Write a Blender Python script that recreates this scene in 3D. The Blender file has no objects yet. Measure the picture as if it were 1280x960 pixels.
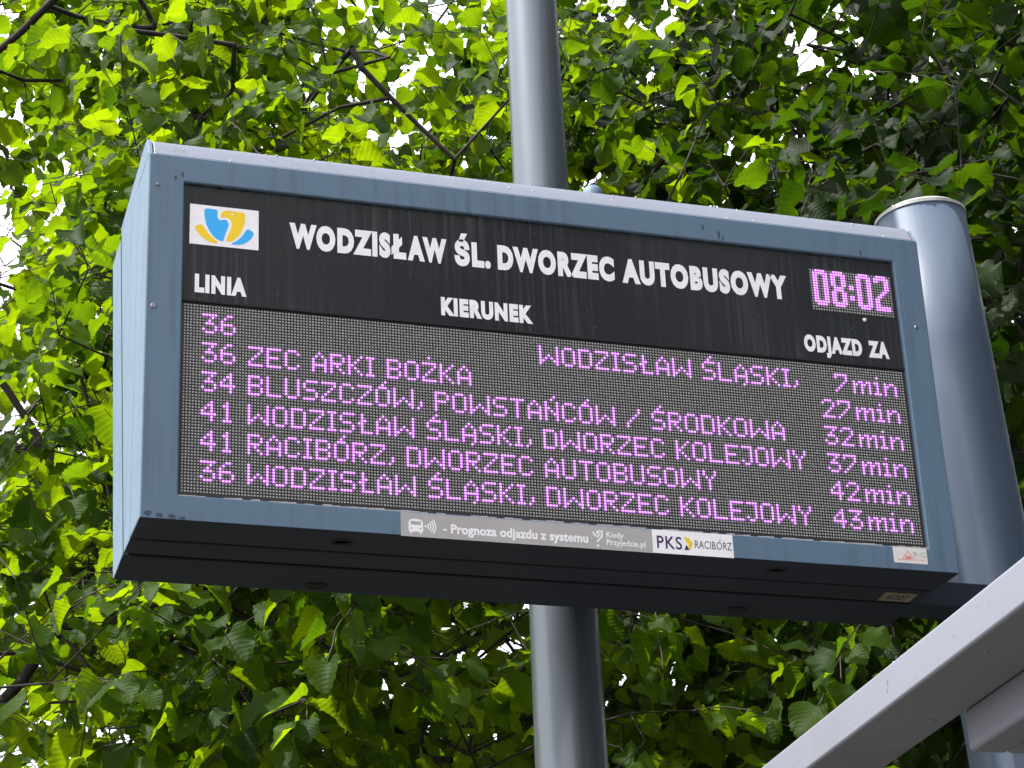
import bpy, bmesh, math, random
import numpy as np
from mathutils import Vector, Matrix, noise

sc = bpy.context.scene
C = sc.collection
R_ = math.radians
rnd = random.Random(7)
npr = np.random.RandomState(11)

# ------------------------------------------------------------------ camera
U = 0.006                       # one LED pitch in metres; board space: X right, Y back, Z up, LED (0,0) at the origin
AZ = 1.0215                     # row pitch / column pitch
CAM = Vector((-107.033, -649.180, -322.666))      # camera in board space
ZOFF = 1.6 - CAM.z * U
RC = [(0.953492, -0.2985616, -0.0414007), (0.0855645, 0.3998077, -0.9125966), (0.2890186, 0.8666111, 0.4067598)]
cam = bpy.data.cameras.new('camera')
cam.sensor_width = 36.0
cam.lens = 2814.84 / 1280 * 36
cam.clip_start = 0.05
cam.clip_end = 2000
co = bpy.data.objects.new('camera', cam)
C.objects.link(co)
x_, y_, z_ = [Vector(r) for r in RC]
M = Matrix((x_, -y_, -z_)).transposed().to_4x4()
M.translation = (CAM.x * U, CAM.y * U, 1.6)
co.matrix_world = M
sc.camera = co
CW = np.array(M.translation)
RM = np.array([list(x_), list(y_), list(z_)])


def project(P):
    """world points (n,3) -> px, py (1280x960), depth"""
    Q = (np.asarray(P) - CW) @ RM.T
    d = np.maximum(Q[:, 2], 1e-6)
    return 640 + 2814.84 * Q[:, 0] / d, 480 + 2814.84 * Q[:, 1] / d, Q[:, 2]


# ------------------------------------------------------------------ light
SUN_DIR = Vector((-0.52, 0.0, 0.85)).normalized()       # towards the sun
elev = math.asin(SUN_DIR.z)
w = bpy.data.worlds.new("World")
sc.world = w
w.use_nodes = True
nt = w.node_tree
for n in list(nt.nodes):
    nt.nodes.remove(n)
N = nt.nodes.new
out = N('ShaderNodeOutputWorld')
bg = N('ShaderNodeBackground')
bg.inputs['Strength'].default_value = 0.10
sky = N('ShaderNodeTexSky')
sky.sky_type = 'NISHITA'
sky.sun_disc = False
sky.sun_elevation = elev
sky.sun_rotation = math.atan2(SUN_DIR.x, SUN_DIR.y)
sky.air_density = 1.0
sky.dust_density = 3.0
tc = N('ShaderNodeTexCoord')
ns = N('ShaderNodeTexNoise')
ns.inputs['Scale'].default_value = 1.6
ns.inputs['Detail'].default_value = 6
cr = N('ShaderNodeValToRGB')
cr.color_ramp.elements[0].position = 0.30
cr.color_ramp.elements[0].color = (0.55, 0.55, 0.55, 1)
cr.color_ramp.elements[1].position = 0.60
cr.color_ramp.elements[1].color = (1, 1, 1, 1)
mix = N('ShaderNodeMix')
mix.data_type = 'RGBA'
mix.inputs['B'].default_value = (10.2, 10.0, 11.0, 1)    # bright thin cloud
nt.links.new(tc.outputs['Generated'], ns.inputs['Vector'])
nt.links.new(ns.outputs['Fac'], cr.inputs['Fac'])
nt.links.new(cr.outputs['Color'], mix.inputs['Factor'])
nt.links.new(sky.outputs['Color'], mix.inputs['A'])
nt.links.new(mix.outputs['Result'], bg.inputs['Color'])
nt.links.new(bg.outputs['Background'], out.inputs['Surface'])

sl = bpy.data.lights.new('sun', 'SUN')
sl.energy = 3.1
sl.angle = R_(0.6)
sl.color = (1.0, 0.96, 0.91)
so = bpy.data.objects.new('sun', sl)
C.objects.link(so)
so.rotation_euler = SUN_DIR.to_track_quat('Z', 'Y').to_euler()
so.location = (0, 0, 30)

sc.view_settings.view_transform = 'Standard'
sc.view_settings.look = 'None'
sc.view_settings.exposure = 1.40
sc.view_settings.gamma = 1.0
sc.view_settings.use_curve_mapping = False
sc.cycles.max_bounces = 8
sc.cycles.transmission_bounces = 6
sc.cycles.sample_clamp_indirect = 6


# ------------------------------------------------------------------ materials
def mat(name):
    m = bpy.data.materials.new(name)
    m.use_nodes = True
    t = m.node_tree
    return m, t, t.nodes['Principled BSDF'], t.nodes.new, t.links.new


def simple(name, col, rough=0.5, metal=0.0, spec=0.5, var=0.0, scale=40, bump=0.0, stretch=None):
    m, t, b, n, l = mat(name)
    b.inputs['Roughness'].default_value = rough
    b.inputs['Metallic'].default_value = metal
    b.inputs['Specular IOR Level'].default_value = spec
    b.inputs['Base Color'].default_value = (*col, 1)
    if var or bump:
        tc = n('ShaderNodeTexCoord')
        mp = n('ShaderNodeMapping')
        mp.inputs['Scale'].default_value = stretch or (1, 1, 1)
        nz = n('ShaderNodeTexNoise')
        nz.inputs['Scale'].default_value = scale
        nz.inputs['Detail'].default_value = 6
        l(tc.outputs['Object'], mp.inputs['Vector'])
        l(mp.outputs['Vector'], nz.inputs['Vector'])
        mr = n('ShaderNodeMapRange')
        mr.inputs['From Min'].default_value = .3
        mr.inputs['From Max'].default_value = .7
        mr.inputs['To Min'].default_value = 1 - var
        mr.inputs['To Max'].default_value = 1 + var
        l(nz.outputs['Fac'], mr.inputs['Value'])
        mx = n('ShaderNodeVectorMath')
        mx.operation = 'SCALE'
        mx.inputs[0].default_value = col
        l(mr.outputs['Result'], mx.inputs['Scale'])
        l(mx.outputs['Vector'], b.inputs['Base Color'])
        if bump:
            bp = n('ShaderNodeBump')
            bp.inputs['Strength'].default_value = bump
            bp.inputs['Distance'].default_value = 0.002
            l(nz.outputs['Fac'], bp.inputs['Height'])
            l(bp.outputs['Normal'], b.inputs['Normal'])
    return m


def painted(name, col, rough, dirt=0.5, streak=(60, 60, 3), dirtcol=(0.03, 0.035, 0.035), spec=0.5, coat=0.0, fine=0.5, rvar=.2):
    """paint with vertical rain streaks, blotches and specks of dirt"""
    m, t, b, n, l = mat(name)
    tc = n('ShaderNodeTexCoord')
    mp = n('ShaderNodeMapping')
    mp.inputs['Scale'].default_value = streak
    l(tc.outputs['Object'], mp.inputs['Vector'])
    n1 = n('ShaderNodeTexNoise')
    n1.inputs['Scale'].default_value = 1.0
    n1.inputs['Detail'].default_value = 5
    l(mp.outputs['Vector'], n1.inputs['Vector'])
    n2 = n('ShaderNodeTexNoise')
    n2.inputs['Scale'].default_value = 5
    n2.inputs['Detail'].default_value = 4
    l(tc.outputs['Object'], n2.inputs['Vector'])
    n3 = n('ShaderNodeTexNoise')
    n3.inputs['Scale'].default_value = 130
    n3.inputs['Detail'].default_value = 3
    l(tc.outputs['Object'], n3.inputs['Vector'])
    r1 = n('ShaderNodeMapRange')
    r1.inputs['From Min'].default_value = .48
    r1.inputs['From Max'].default_value = .78
    l(n1.outputs['Fac'], r1.inputs['Value'])
    r2 = n('ShaderNodeMapRange')
    r2.inputs['From Min'].default_value = .35
    r2.inputs['From Max'].default_value = .7
    l(n2.outputs['Fac'], r2.inputs['Value'])
    mu = n('ShaderNodeMath')
    mu.operation = 'MULTIPLY'
    l(r1.outputs['Result'], mu.inputs[0])
    l(r2.outputs['Result'], mu.inputs[1])
    r3 = n('ShaderNodeMapRange')
    r3.inputs['From Min'].default_value = .69
    r3.inputs['From Max'].default_value = .74
    l(n3.outputs['Fac'], r3.inputs['Value'])
    m3 = n('ShaderNodeMath')
    m3.operation = 'MULTIPLY'
    m3.inputs[1].default_value = fine
    l(r3.outputs['Result'], m3.inputs[0])
    m2 = n('ShaderNodeMath')
    m2.operation = 'MULTIPLY'
    m2.inputs[1].default_value = dirt
    l(mu.outputs['Value'], m2.inputs[0])
    mm = n('ShaderNodeMath')
    mm.operation = 'MAXIMUM'
    l(m2.outputs['Value'], mm.inputs[0])
    l(m3.outputs['Value'], mm.inputs[1])
    mx = n('ShaderNodeMix')
    mx.data_type = 'RGBA'
    mx.inputs['A'].default_value = (*col, 1)
    mx.inputs['B'].default_value = (*dirtcol, 1)
    l(mm.outputs['Value'], mx.inputs['Factor'])
    l(mx.outputs['Result'], b.inputs['Base Color'])
    rr = n('ShaderNodeMapRange')
    rr.inputs['To Min'].default_value = rough
    rr.inputs['To Max'].default_value = min(1, rough + rvar)
    l(n2.outputs['Fac'], rr.inputs['Value'])
    l(rr.outputs['Result'], b.inputs['Roughness'])
    b.inputs['Specular IOR Level'].default_value = spec
    b.inputs['Coat Weight'].default_value = coat
    b.inputs['Coat Roughness'].default_value = 0.15
    bp = n('ShaderNodeBump')
    bp.inputs['Strength'].default_value = .25
    bp.inputs['Distance'].default_value = .0006
    l(n3.outputs['Fac'], bp.inputs['Height'])
    l(bp.outputs['Normal'], b.inputs['Normal'])
    return m


def leaf_material(name, refl, trans, tmix=0.55):
    m, t, b, n, l = mat(name)
    outn = t.nodes['Material Output']
    uv = n('ShaderNodeUVMap')
    uv.uv_map = 'uv'
    sp = n('ShaderNodeSeparateXYZ')
    l(uv.outputs['UV'], sp.inputs['Vector'])
    ab = n('ShaderNodeMath'); ab.operation = 'SUBTRACT'; ab.inputs[1].default_value = .5
    l(sp.outputs['X'], ab.inputs[0])
    a2 = n('ShaderNodeMath'); a2.operation = 'ABSOLUTE'
    l(ab.outputs['Value'], a2.inputs[0])
    m1 = n('ShaderNodeMath'); m1.operation = 'MULTIPLY'; m1.inputs[1].default_value = -0.85
    l(a2.outputs['Value'], m1.inputs[0])
    s1 = n('ShaderNodeMath'); s1.operation = 'ADD'
    l(m1.outputs['Value'], s1.inputs[0]); l(sp.outputs['Y'], s1.inputs[1])
    m2 = n('ShaderNodeMath'); m2.operation = 'MULTIPLY'; m2.inputs[1].default_value = 46
    l(s1.outputs['Value'], m2.inputs[0])
    si = n('ShaderNodeMath'); si.operation = 'SINE'
    l(m2.outputs['Value'], si.inputs[0])
    # vein mask: thin bright lines
    vr = n('ShaderNodeMapRange'); vr.inputs['From Min'].default_value = .86; vr.inputs['From Max'].default_value = 1.0
    l(si.outputs['Value'], vr.inputs['Value'])
    mid = n('ShaderNodeMapRange'); mid.inputs['From Min'].default_value = .03; mid.inputs['From Max'].default_value = .0
    l(a2.outputs['Value'], mid.inputs['Value'])
    vm = n('ShaderNodeMath'); vm.operation = 'MAXIMUM'
    l(vr.outputs['Result'], vm.inputs[0]); l(mid.outputs['Result'], vm.inputs[1])
    oi = n('ShaderNodeObjectInfo')
    at = n('ShaderNodeAttribute'); at.attribute_name = 'tint'
    ad = n('ShaderNodeMath'); ad.operation = 'ADD'
    l(oi.outputs['Random'], ad.inputs[0]); l(at.outputs['Fac'], ad.inputs[1])
    fr = n('ShaderNodeMath'); fr.operation = 'FRACT'
    l(ad.outputs['Value'], fr.inputs[0])
    rampR = n('ShaderNodeValToRGB')
    e = rampR.color_ramp.elements
    e[0].position = 0; e[0].color = (*[c * .75 for c in refl], 1)
    e[1].position = 1; e[1].color = (refl[0] * 1.35, refl[1] * 1.15, refl[2] * 1.1, 1)
    l(fr.outputs['Value'], rampR.inputs['Fac'])
    rampT = n('ShaderNodeValToRGB')
    e = rampT.color_ramp.elements
    e[0].position = 0; e[0].color = (trans[0] * .3, trans[1] * .42, trans[2], 1)
    e[1].position = 1; e[1].color = (trans[0] * 1.5, trans[1] * 1.32, trans[2], 1)
    el = e.new(.5); el.color = (*trans, 1)
    l(fr.outputs['Value'], rampT.inputs['Fac'])
    vs = n('ShaderNodeMapRange'); vs.inputs['To Min'].default_value = 1.0; vs.inputs['To Max'].default_value = .72
    l(vm.outputs['Value'], vs.inputs['Value'])
    # blotchy thickness
    tcn = n('ShaderNodeTexCoord')
    nz = n('ShaderNodeTexNoise'); nz.inputs['Scale'].default_value = 60; nz.inputs['Detail'].default_value = 4
    l(tcn.outputs['Object'], nz.inputs['Vector'])
    nr = n('ShaderNodeMapRange'); nr.inputs['To Min'].default_value = .75; nr.inputs['To Max'].default_value = 1.2
    l(nz.outputs['Fac'], nr.inputs['Value'])
    mm = n('ShaderNodeMath'); mm.operation = 'MULTIPLY'
    l(vs.outputs['Result'], mm.inputs[0]); l(nr.outputs['Result'], mm.inputs[1])
    sc1 = n('ShaderNodeVectorMath'); sc1.operation = 'SCALE'
    l(rampT.outputs['Color'], sc1.inputs[0]); l(mm.outputs['Value'], sc1.inputs['Scale'])
    tr = n('ShaderNodeBsdfTranslucent')
    l(sc1.outputs['Vector'], tr.inputs['Color'])
    l(rampR.outputs['Color'], b.inputs['Base Color'])
    b.inputs['Roughness'].default_value = .55
    b.inputs['Specular IOR Level'].default_value = .16
    bp = n('ShaderNodeBump'); bp.inputs['Strength'].default_value = .2; bp.inputs['Distance'].default_value = .0014
    l(si.outputs['Value'], bp.inputs['Height'])
    l(bp.outputs['Normal'], b.inputs['Normal']); l(bp.outputs['Normal'], tr.inputs['Normal'])
    ms = n('ShaderNodeMixShader'); ms.inputs['Fac'].default_value = tmix
    l(b.outputs['BSDF'], ms.inputs[1]); l(tr.outputs['BSDF'], ms.inputs[2])
    l(ms.outputs['Shader'], outn.inputs['Surface'])
    return m


def emis(name, col, strength, base=(.3, .3, .3)):
    m, t, b, n, l = mat(name)
    b.inputs['Base Color'].default_value = (*base, 1)
    b.inputs['Emission Color'].default_value = (*col, 1)
    b.inputs['Emission Strength'].default_value = strength
    b.inputs['Roughness'].default_value = .5
    m.cycles.emission_sampling = 'NONE'
    return m


MT = {}
MT['blue'] = painted('blue_grey_paint', (0.098, 0.162, 0.225), .48, dirt=.6, streak=(55, 55, 2.5), spec=.5)
MT['lidpaint'] = painted('lid_paint', (0.115, 0.135, 0.175), .38, dirt=.4, streak=(55, 55, 2.5), spec=.6, coat=.35, fine=.8)
MT['under'] = painted('shaded_underside_paint', (0.018, 0.026, 0.038), .6, dirt=.5, streak=(4, 40, 4), dirtcol=(.012, .012, .012), spec=.25)  # casing paint with the shade of the downward faces put into its colour
MT['gap'] = simple('dark_rubber', (0.008, 0.008, 0.010), .8)
MT['header'] = painted('black_film_panel', (0.024, 0.026, 0.029), .17, dirt=.50, streak=(95, 95, 1.6), dirtcol=(.13, .135, .13), spec=.5, fine=.5, rvar=.03)
MT['white'] = simple('white_vinyl_print', (0.86, 0.86, 0.85), .5, var=.05, scale=60)
MT['ledmask'] = simple('black_led_mask', (0.022, 0.022, 0.022), .6, var=.3, scale=90)
MT['led'] = simple('unlit_led_package', (0.50, 0.50, 0.46), .45, var=.25, scale=220)
MT['ledlit'] = emis('lit_led_package_halo', (0.34, 0.055, 0.56), .40, (.25, .15, .3))  # LED package with the violet bloom halo put into its glow
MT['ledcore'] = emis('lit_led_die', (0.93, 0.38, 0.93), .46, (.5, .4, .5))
MT['cblue'] = simple('sky_blue_print', (0.03, 0.42, 0.85), .5)
MT['cyellow'] = simple('yellow_print', (0.90, 0.62, 0.005), .5)
MT['grey'] = simple('grey_vinyl_strip', (0.40, 0.385, 0.365), .5, var=.06, scale=8)
MT['purple'] = simple('purple_print', (0.05, 0.012, 0.10), .5)
MT['dgrey'] = simple('dark_grey_print', (0.10, 0.09, 0.10), .5)
MT['red'] = simple('faded_red_print', (0.72, 0.22, 0.17), .6)
MT['palegrey'] = simple('faded_grey_print', (0.42, 0.40, 0.38), .6)
MT['sticker'] = simple('off_white_sticker', (0.72, 0.70, 0.64), .5, var=.05, scale=30)
MT['oldlabel'] = simple('yellowed_label', (0.20, 0.19, 0.11), .6, var=.15, scale=60)
MT['black'] = simple('black_print', (0.015, 0.015, 0.015), .5)
MT['steel'] = simple('zinc_screw', (0.28, 0.30, 0.33), .35, metal=.9)
MT['lamppost'] = painted('blue_grey_gloss_post_paint', (0.078, 0.096, 0.114), .34, dirt=.25, streak=(20, 20, 4), spec=1.0, coat=.6, fine=.25)
MT['lamppost'].node_tree.nodes['Principled BSDF'].inputs['Metallic'].default_value = .5
MT['postpaint'] = painted('slate_blue_post_paint', (0.062, 0.092, 0.136), .40, dirt=.4, streak=(20, 20, 4), spec=.55, coat=.15, fine=.5)
MT['rim'] = simple('weathered_cap_rim', (0.40, 0.41, 0.38), .5, var=.2, scale=30)
MT['shelter'] = painted('pale_grey_shelter_paint', (0.205, 0.220, 0.255), .55, dirt=.5, streak=(6, 3, 6), dirtcol=(.10, .09, .075), spec=.35, fine=.5)
MT['scuff'] = simple('scuffed_grime', (0.12, 0.125, 0.15), .7)
MT['soffit'] = simple('beige_soffit_panel', (0.33, 0.30, 0.22), .6, var=.12, scale=8)
MT['bark'] = simple('dark_bark', (0.022, 0.017, 0.014), .9, var=.4, scale=45, bump=.8, stretch=(1, 1, .25))
MT['twig'] = simple('young_twig_bark', (0.040, 0.028, 0.020), .8, var=.3, scale=60)
MT['barebark'] = simple('reddish_bare_bark', (0.11, 0.060, 0.065), .85, var=.3, scale=40)
MT['leaf'] = leaf_material('hazel_leaf', (0.025, 0.066, 0.004), (0.220, 0.360, 0.003))
MT['leafdark'] = leaf_material('shade_darkened_leaf', (0.009, 0.024, 0.002), (0.055, 0.120, 0.002), .45)  # leaf colours darkened to stand in for shade inside dense crowns
MT['budred'] = simple('reddish_young_leaf', (0.16, 0.035, 0.035), .6, var=.3, scale=60)
MT['drop'] = simple('pale_droplet', (0.55, 0.57, 0.60), .1, spec=.8)


# ------------------------------------------------------------------ object helpers
def tag(o, label=None, cat=None, group=None, kind=None):
    if label: o['label'] = label
    if cat: o['category'] = cat
    if group: o['group'] = group
    if kind: o['kind'] = kind
    return o


def thing(name, loc, label, cat, group=None):
    o = bpy.data.objects.new(name, None)
    o.empty_display_size = .1
    C.objects.link(o)
    o.location = loc
    return tag(o, label, cat, group)


def root_loc(p):
    v = Vector((0, 0, 0))
    while p is not None:
        v += p.location
        p = p.parent
    return v


def obj(name, verts, faces, m, parent=None, label=None, kind=None, smooth=False, uv=None):
    """verts in world metres"""
    off = root_loc(parent)
    me = bpy.data.meshes.new(name)
    vs = [(v[0] - off.x, v[1] - off.y, v[2] - off.z) for v in verts]
    me.from_pydata(vs, [], faces)
    me.validate()
    if smooth:
        me.polygons.foreach_set('use_smooth', [True] * len(me.polygons))
    if isinstance(m, (list, tuple)):
        for k in m: me.materials.append(k)
    else:
        me.materials.append(m)
    me.update()
    o = bpy.data.objects.new(name, me)
    C.objects.link(o)
    o.parent = parent
    return tag(o, label, kind=kind)


def B(x, y, z):
    """board units (z in stretched units) -> world metres"""
    return (x * U, y * U, z * U + ZOFF)


def box(x0, x1, y0, y1, z0, z1):
    v = [(x, y, z) for x in (x0, x1) for y in (y0, y1) for z in (z0, z1)]
    f = [(0, 1, 3, 2), (4, 6, 7, 5), (0, 4, 5, 1), (2, 3, 7, 6), (0, 2, 6, 4), (1, 5, 7, 3)]
    return v, f


def join(*parts):
    V, F = [], []
    for v, f in parts:
        k = len(V)
        V += list(v)
        F += [tuple(i + k for i in q) for q in f]
    return V, F


def bevel(o, wdt, seg=2, ang=30):
    md = o.modifiers.new('bevel', 'BEVEL')
    md.width = wdt
    md.segments = seg
    md.limit_method = 'ANGLE'
    md.angle_limit = R_(ang)
    for p in o.data.polygons: p.use_smooth = True
    wn = o.modifiers.new('wn', 'WEIGHTED_NORMAL')
    wn.keep_sharp = True
    return o


def prism(poly, x0, x1):
    """polygon in (Y,Z) board units extruded along X"""
    n = len(poly)
    v = [B(x0, y, z) for y, z in poly] + [B(x1, y, z) for y, z in poly]
    f = [tuple(range(n)), tuple(range(2 * n - 1, n - 1, -1))]
    f += [(i, i + n, (i + 1) % n + n, (i + 1) % n) for i in range(n)]
    return v, f


def flat(poly, y, th=0.10):
    """polygon in (X,Z) board units as a thin plate facing -Y, front at y"""
    n = len(poly)
    v = [B(a, y, b) for a, b in poly] + [B(a, y + th, b) for a, b in poly]
    f = [tuple(range(n)), tuple(range(2 * n - 1, n - 1, -1))]
    f += [(i, i + n, (i + 1) % n + n, (i + 1) % n) for i in range(n)]
    return v, f


def fixnormals(o):
    bm = bmesh.new()
    bm.from_mesh(o.data)
    bmesh.ops.recalc_face_normals(bm, faces=bm.faces)
    bm.to_mesh(o.data)
    bm.free()
    return o


def tube(pts, rad, seg=12, caps=True):
    pts = [Vector(p) for p in pts]
    V, F = [], []
    n = len(pts)
    for i, p in enumerate(pts):
        t = (pts[min(i + 1, n - 1)] - pts[max(i - 1, 0)]).normalized()
        a = t.orthogonal().normalized() if abs(t.z) < .9 else Vector((1, 0, 0)).cross(t).normalized().cross(t).normalized()
        b = t.cross(a)
        r = rad[i] if isinstance(rad, (list, tuple)) else rad
        for k in range(seg):
            th = 2 * math.pi * k / seg
            V.append(tuple(p + a * math.cos(th) * r + b * math.sin(th) * r))
    for i in range(n - 1):
        for k in range(seg):
            F.append((i * seg + k, i * seg + (k + 1) % seg, (i + 1) * seg + (k + 1) % seg, (i + 1) * seg + k))
    if caps:
        F.append(tuple(range(seg - 1, -1, -1)))
        F.append(tuple((n - 1) * seg + k for k in range(seg)))
    return V, F


# ------------------------------------------------------------------ text
_cap = {}


def text_mesh(s, off, res=4, spacing=1.0):
    c = bpy.data.curves.new('t', 'FONT')
    c.body = s
    c.size = 1.0
    c.offset = off
    c.resolution_u = res
    c.space_character = spacing
    o = bpy.data.objects.new('t', c)
    C.objects.link(o)
    bpy.context.view_layer.update()
    dg = bpy.context.evaluated_depsgraph_get()
    me = bpy.data.meshes.new_from_object(o.evaluated_get(dg))
    v = np.array([tuple(q.co) for q in me.vertices])
    f = [tuple(p.vertices) for p in me.polygons]
    bpy.data.objects.remove(o)
    bpy.data.meshes.remove(me)
    bpy.data.curves.remove(c)
    return v, f


def lettering(s, x0, x1, zb, zc, y, m, parent, off=0.045, name='lettering', label=None, ref='H', res=4, spacing=1.0, flip=False):
    v, f = text_mesh(s, off, res, spacing)
    h, _ = text_mesh(ref, off)
    a0, a1 = v[:, 0].min(), v[:, 0].max()
    b0, b1 = h[:, 1].min(), h[:, 1].max()
    X = x0 + (v[:, 0] - a0) / (a1 - a0) * (x1 - x0)
    Z = zb + (v[:, 1] - b0) / (b1 - b0) * (zc - zb)
    V = [B(a, y, b) for a, b in zip(X, Z)]
    return obj(name, V, f, m, parent, label)


# ================================================================== GROUND
GV, GF = [], []
g = obj('ground', [(-500, -500, 0), (500, -500, 0), (500, 500, 0), (-500, 500, 0)], [(0, 1, 2, 3)],
        simple('asphalt', (0.070, 0.060, 0.048), .85, var=.25, scale=3, bump=.3), kind='structure')

# ================================================================== DEPARTURE BOARD
L_, R0_, T_, Bt_ = -13.2, 267.2, 53.56, -74.92
root = thing('departure_board', B(159, 60, -75), 'blue-grey box departure board with violet LED bus times for WODZISŁAW ŚL.', 'departure board')
YF = -1.5
il, ir, it, ib = -1.30, 256.4, 44.0, -66.45

# door frame: ring with a flat front, recess walls and outer sides
def frame_mesh():
    o_ = [(L_, Bt_), (R0_, Bt_), (R0_, T_), (L_, T_)]
    i_ = [(il, ib), (ir, ib), (ir, it), (il, it)]
    V = []
    V += [B(a, YF, b) for a, b in o_]                       # 0-3 front outer
    V += [B(a, YF, b) for a, b in i_]                       # 4-7 front inner
    V += [B(a, 1.2, b) for a, b in i_]                      # 8-11 inner back
    V += [B(a, 17.0 if b < 0 else 20.4, b) for a, b in o_]  # 12-15 outer back
    F = []
    for k in range(4):
        j = (k + 1) % 4
        F += [(k, j, 4 + j, 4 + k), (4 + k, 4 + j, 8 + j, 8 + k), (j, k, 12 + k, 12 + j), (8 + k, 8 + j, 12 + j, 12 + k)]
    return V, F
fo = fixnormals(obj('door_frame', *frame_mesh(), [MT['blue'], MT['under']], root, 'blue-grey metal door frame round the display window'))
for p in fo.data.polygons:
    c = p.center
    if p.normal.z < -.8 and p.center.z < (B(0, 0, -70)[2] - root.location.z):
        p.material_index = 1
bevel(fo, .0035, 3)

# screws on the frame
def disc_bolt(x, z, r=1.1, y=YF, parent=fo, name='screw'):
    n = 10
    V = [B(x + r * math.cos(2 * math.pi * k / n), y, z + r * math.sin(2 * math.pi * k / n)) for k in range(n)]
    V += [B(x + r * .7 * math.cos(2 * math.pi * k / n), y - .45, z + r * .7 * math.sin(2 * math.pi * k / n)) for k in range(n)]
    F = [(k, (k + 1) % n, n + (k + 1) % n, n + k) for k in range(n)] + [tuple(range(n, 2 * n))]
    return obj(name, V, F, MT['steel'], parent, smooth=False)
disc_bolt(-10.4, -2.4)
disc_bolt(-10.2, 41.9, .7)
disc_bolt(262.5, 18, .8)
# dark chips and bird-lime marks on the paint
for x, z, a, b_ in [(-2.0, 46.6, .55, 1.3), (-4.3, 44.9, .5, 1.3), (182.6, 48.9, .5, 1.3), (188.6, 46.9, .6, 1.9), (190.0, 45.4, .5, .9), (243.6, 45.6, .35, 1.6),
                    (-10.5, -73.2, 1.2, 1.0), (-7.0, -73.6, 1.4, .9), (-3.2, -73.7, 1.5, .8), (0.2, -74.1, 1.2, .5)]:
    n = 9
    P = [(x + a * math.cos(2 * math.pi * k / n) * rnd.uniform(.7, 1.2), z + b_ * math.sin(2 * math.pi * k / n) * rnd.uniform(.7, 1.2)) for k in range(n)]
    obj('paint_chip', *flat(P, YF - .04, .03), simple('chip', (.035, .06, .085), .7) if 'chip' not in bpy.data.materials else bpy.data.materials['chip'], fo)

# wedge casing behind the door, lid and cheeks
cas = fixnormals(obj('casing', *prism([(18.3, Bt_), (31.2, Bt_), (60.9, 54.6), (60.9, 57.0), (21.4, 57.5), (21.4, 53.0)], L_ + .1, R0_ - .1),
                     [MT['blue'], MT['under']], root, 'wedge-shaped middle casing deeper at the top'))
inner = fixnormals(obj('gasket', *prism([(16.5, Bt_ + 1.2), (50.0, Bt_ + 1.2), (78, 52.4), (20, 52.4)], L_ + 1.6, R0_ - 1.6), MT['gap'], root))
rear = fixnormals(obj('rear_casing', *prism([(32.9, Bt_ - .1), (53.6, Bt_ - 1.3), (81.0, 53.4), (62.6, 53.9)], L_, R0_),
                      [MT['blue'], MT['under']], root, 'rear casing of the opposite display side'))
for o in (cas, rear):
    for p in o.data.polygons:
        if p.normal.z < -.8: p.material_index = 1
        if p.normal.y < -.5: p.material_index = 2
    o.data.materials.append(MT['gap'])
    bevel(o, .003, 2)
lid = fixnormals(obj('lid', *prism([(-.9, T_ + .05), (2.2, 58.6), (4.2, 61.2), (7.5, 62.3), (61.3, 57.6), (61.3, 54.9), (20, T_ + .05)], L_ + 1.7, R0_ - .9), MT['lidpaint'], root,
                     'sloping rain lid along the top'))
bevel(lid, .004, 3, 20)
for x0, x1 in ((L_ + .05, L_ + 1.45), (R0_ - .75, R0_ - .05)):
    ck = fixnormals(obj('lid_end_plate', *prism([(-.9, T_ + .05), (2.2, 59.4), (4.4, 61.8 if x0 < 0 else 60.4), (7.5, 62.6), (61.3, 58.0), (61.3, 54.9), (21.2, T_ + .05)], x0, x1), MT['blue'], root))
    bevel(ck, .0015, 2)

# droplets on the lid bevel
dv, df = [], []
for k in range(22):
    x = rnd.uniform(-9, 262)
    t = rnd.choice([0.06, .12, .5, .8, .93])
    y = -.9 + t * 5.1
    z = T_ + .05 + t * 7.6
    r = rnd.uniform(.16, .38)
    cx, cy, cz = B(x, y - .15, z + .1)
    s = len(dv)
    for lat in (0, 1):
        for q in range(6):
            rr = r * U * (1, .7)[lat]
            dv.append((cx + rr * math.cos(q * math.pi / 3), cy - lat * r * U * .8, cz + rr * 1.3 * math.sin(q * math.pi / 3)))
    df += [(s + q, s + (q + 1) % 6, s + 6 + (q + 1) % 6, s + 6 + q) for q in range(6)] + [tuple(s + 6 + q for q in range(6))]
obj('water_drops', dv, df, MT['drop'], lid, kind='stuff', smooth=True)

# lifting lug on the lid
V, F = [], []
prof = [(3.8, 60.4), (3.8, 65.2), (3.5, 66.8), (2.6, 68.1), (1.2, 68.7), (.01, 68.8)]
for r, z in prof:
    for k in range(16):
        V.append(B(147.4 + r * math.cos(k * math.pi / 8), 13 + r * math.sin(k * math.pi / 8), z))
for i in range(len(prof) - 1):
    F += [(i * 16 + k, i * 16 + (k + 1) % 16, (i + 1) * 16 + (k + 1) % 16, (i + 1) * 16 + k) for k in range(16)]
obj('lifting_lug', V, F, MT['blue'], root, smooth=True, label='small domed lug on the lid behind the title')

# header panel and seam
hd = fixnormals(obj('header_panel', *flat([(il - 2, 1.9), (ir + 2, 1.9), (ir + 2, it + 2), (il - 2, it + 2)], 0.0, .8), MT['header'], root,
                    'black header panel with white printed names'))
lip = obj('divider_bar', *flat([(il - 1.5, 1.15), (ir + 1.5, 1.15), (ir + 1.5, 1.85), (il - 1.5, 1.85)], -.35, 1.4), MT['gap'], root)
obj('divider_bar', *flat([(il - 1.5, .55), (ir + 1.5, .55), (ir + 1.5, 1.1), (il - 1.5, 1.1)], .25, .8), MT['gap'], root)
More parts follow.
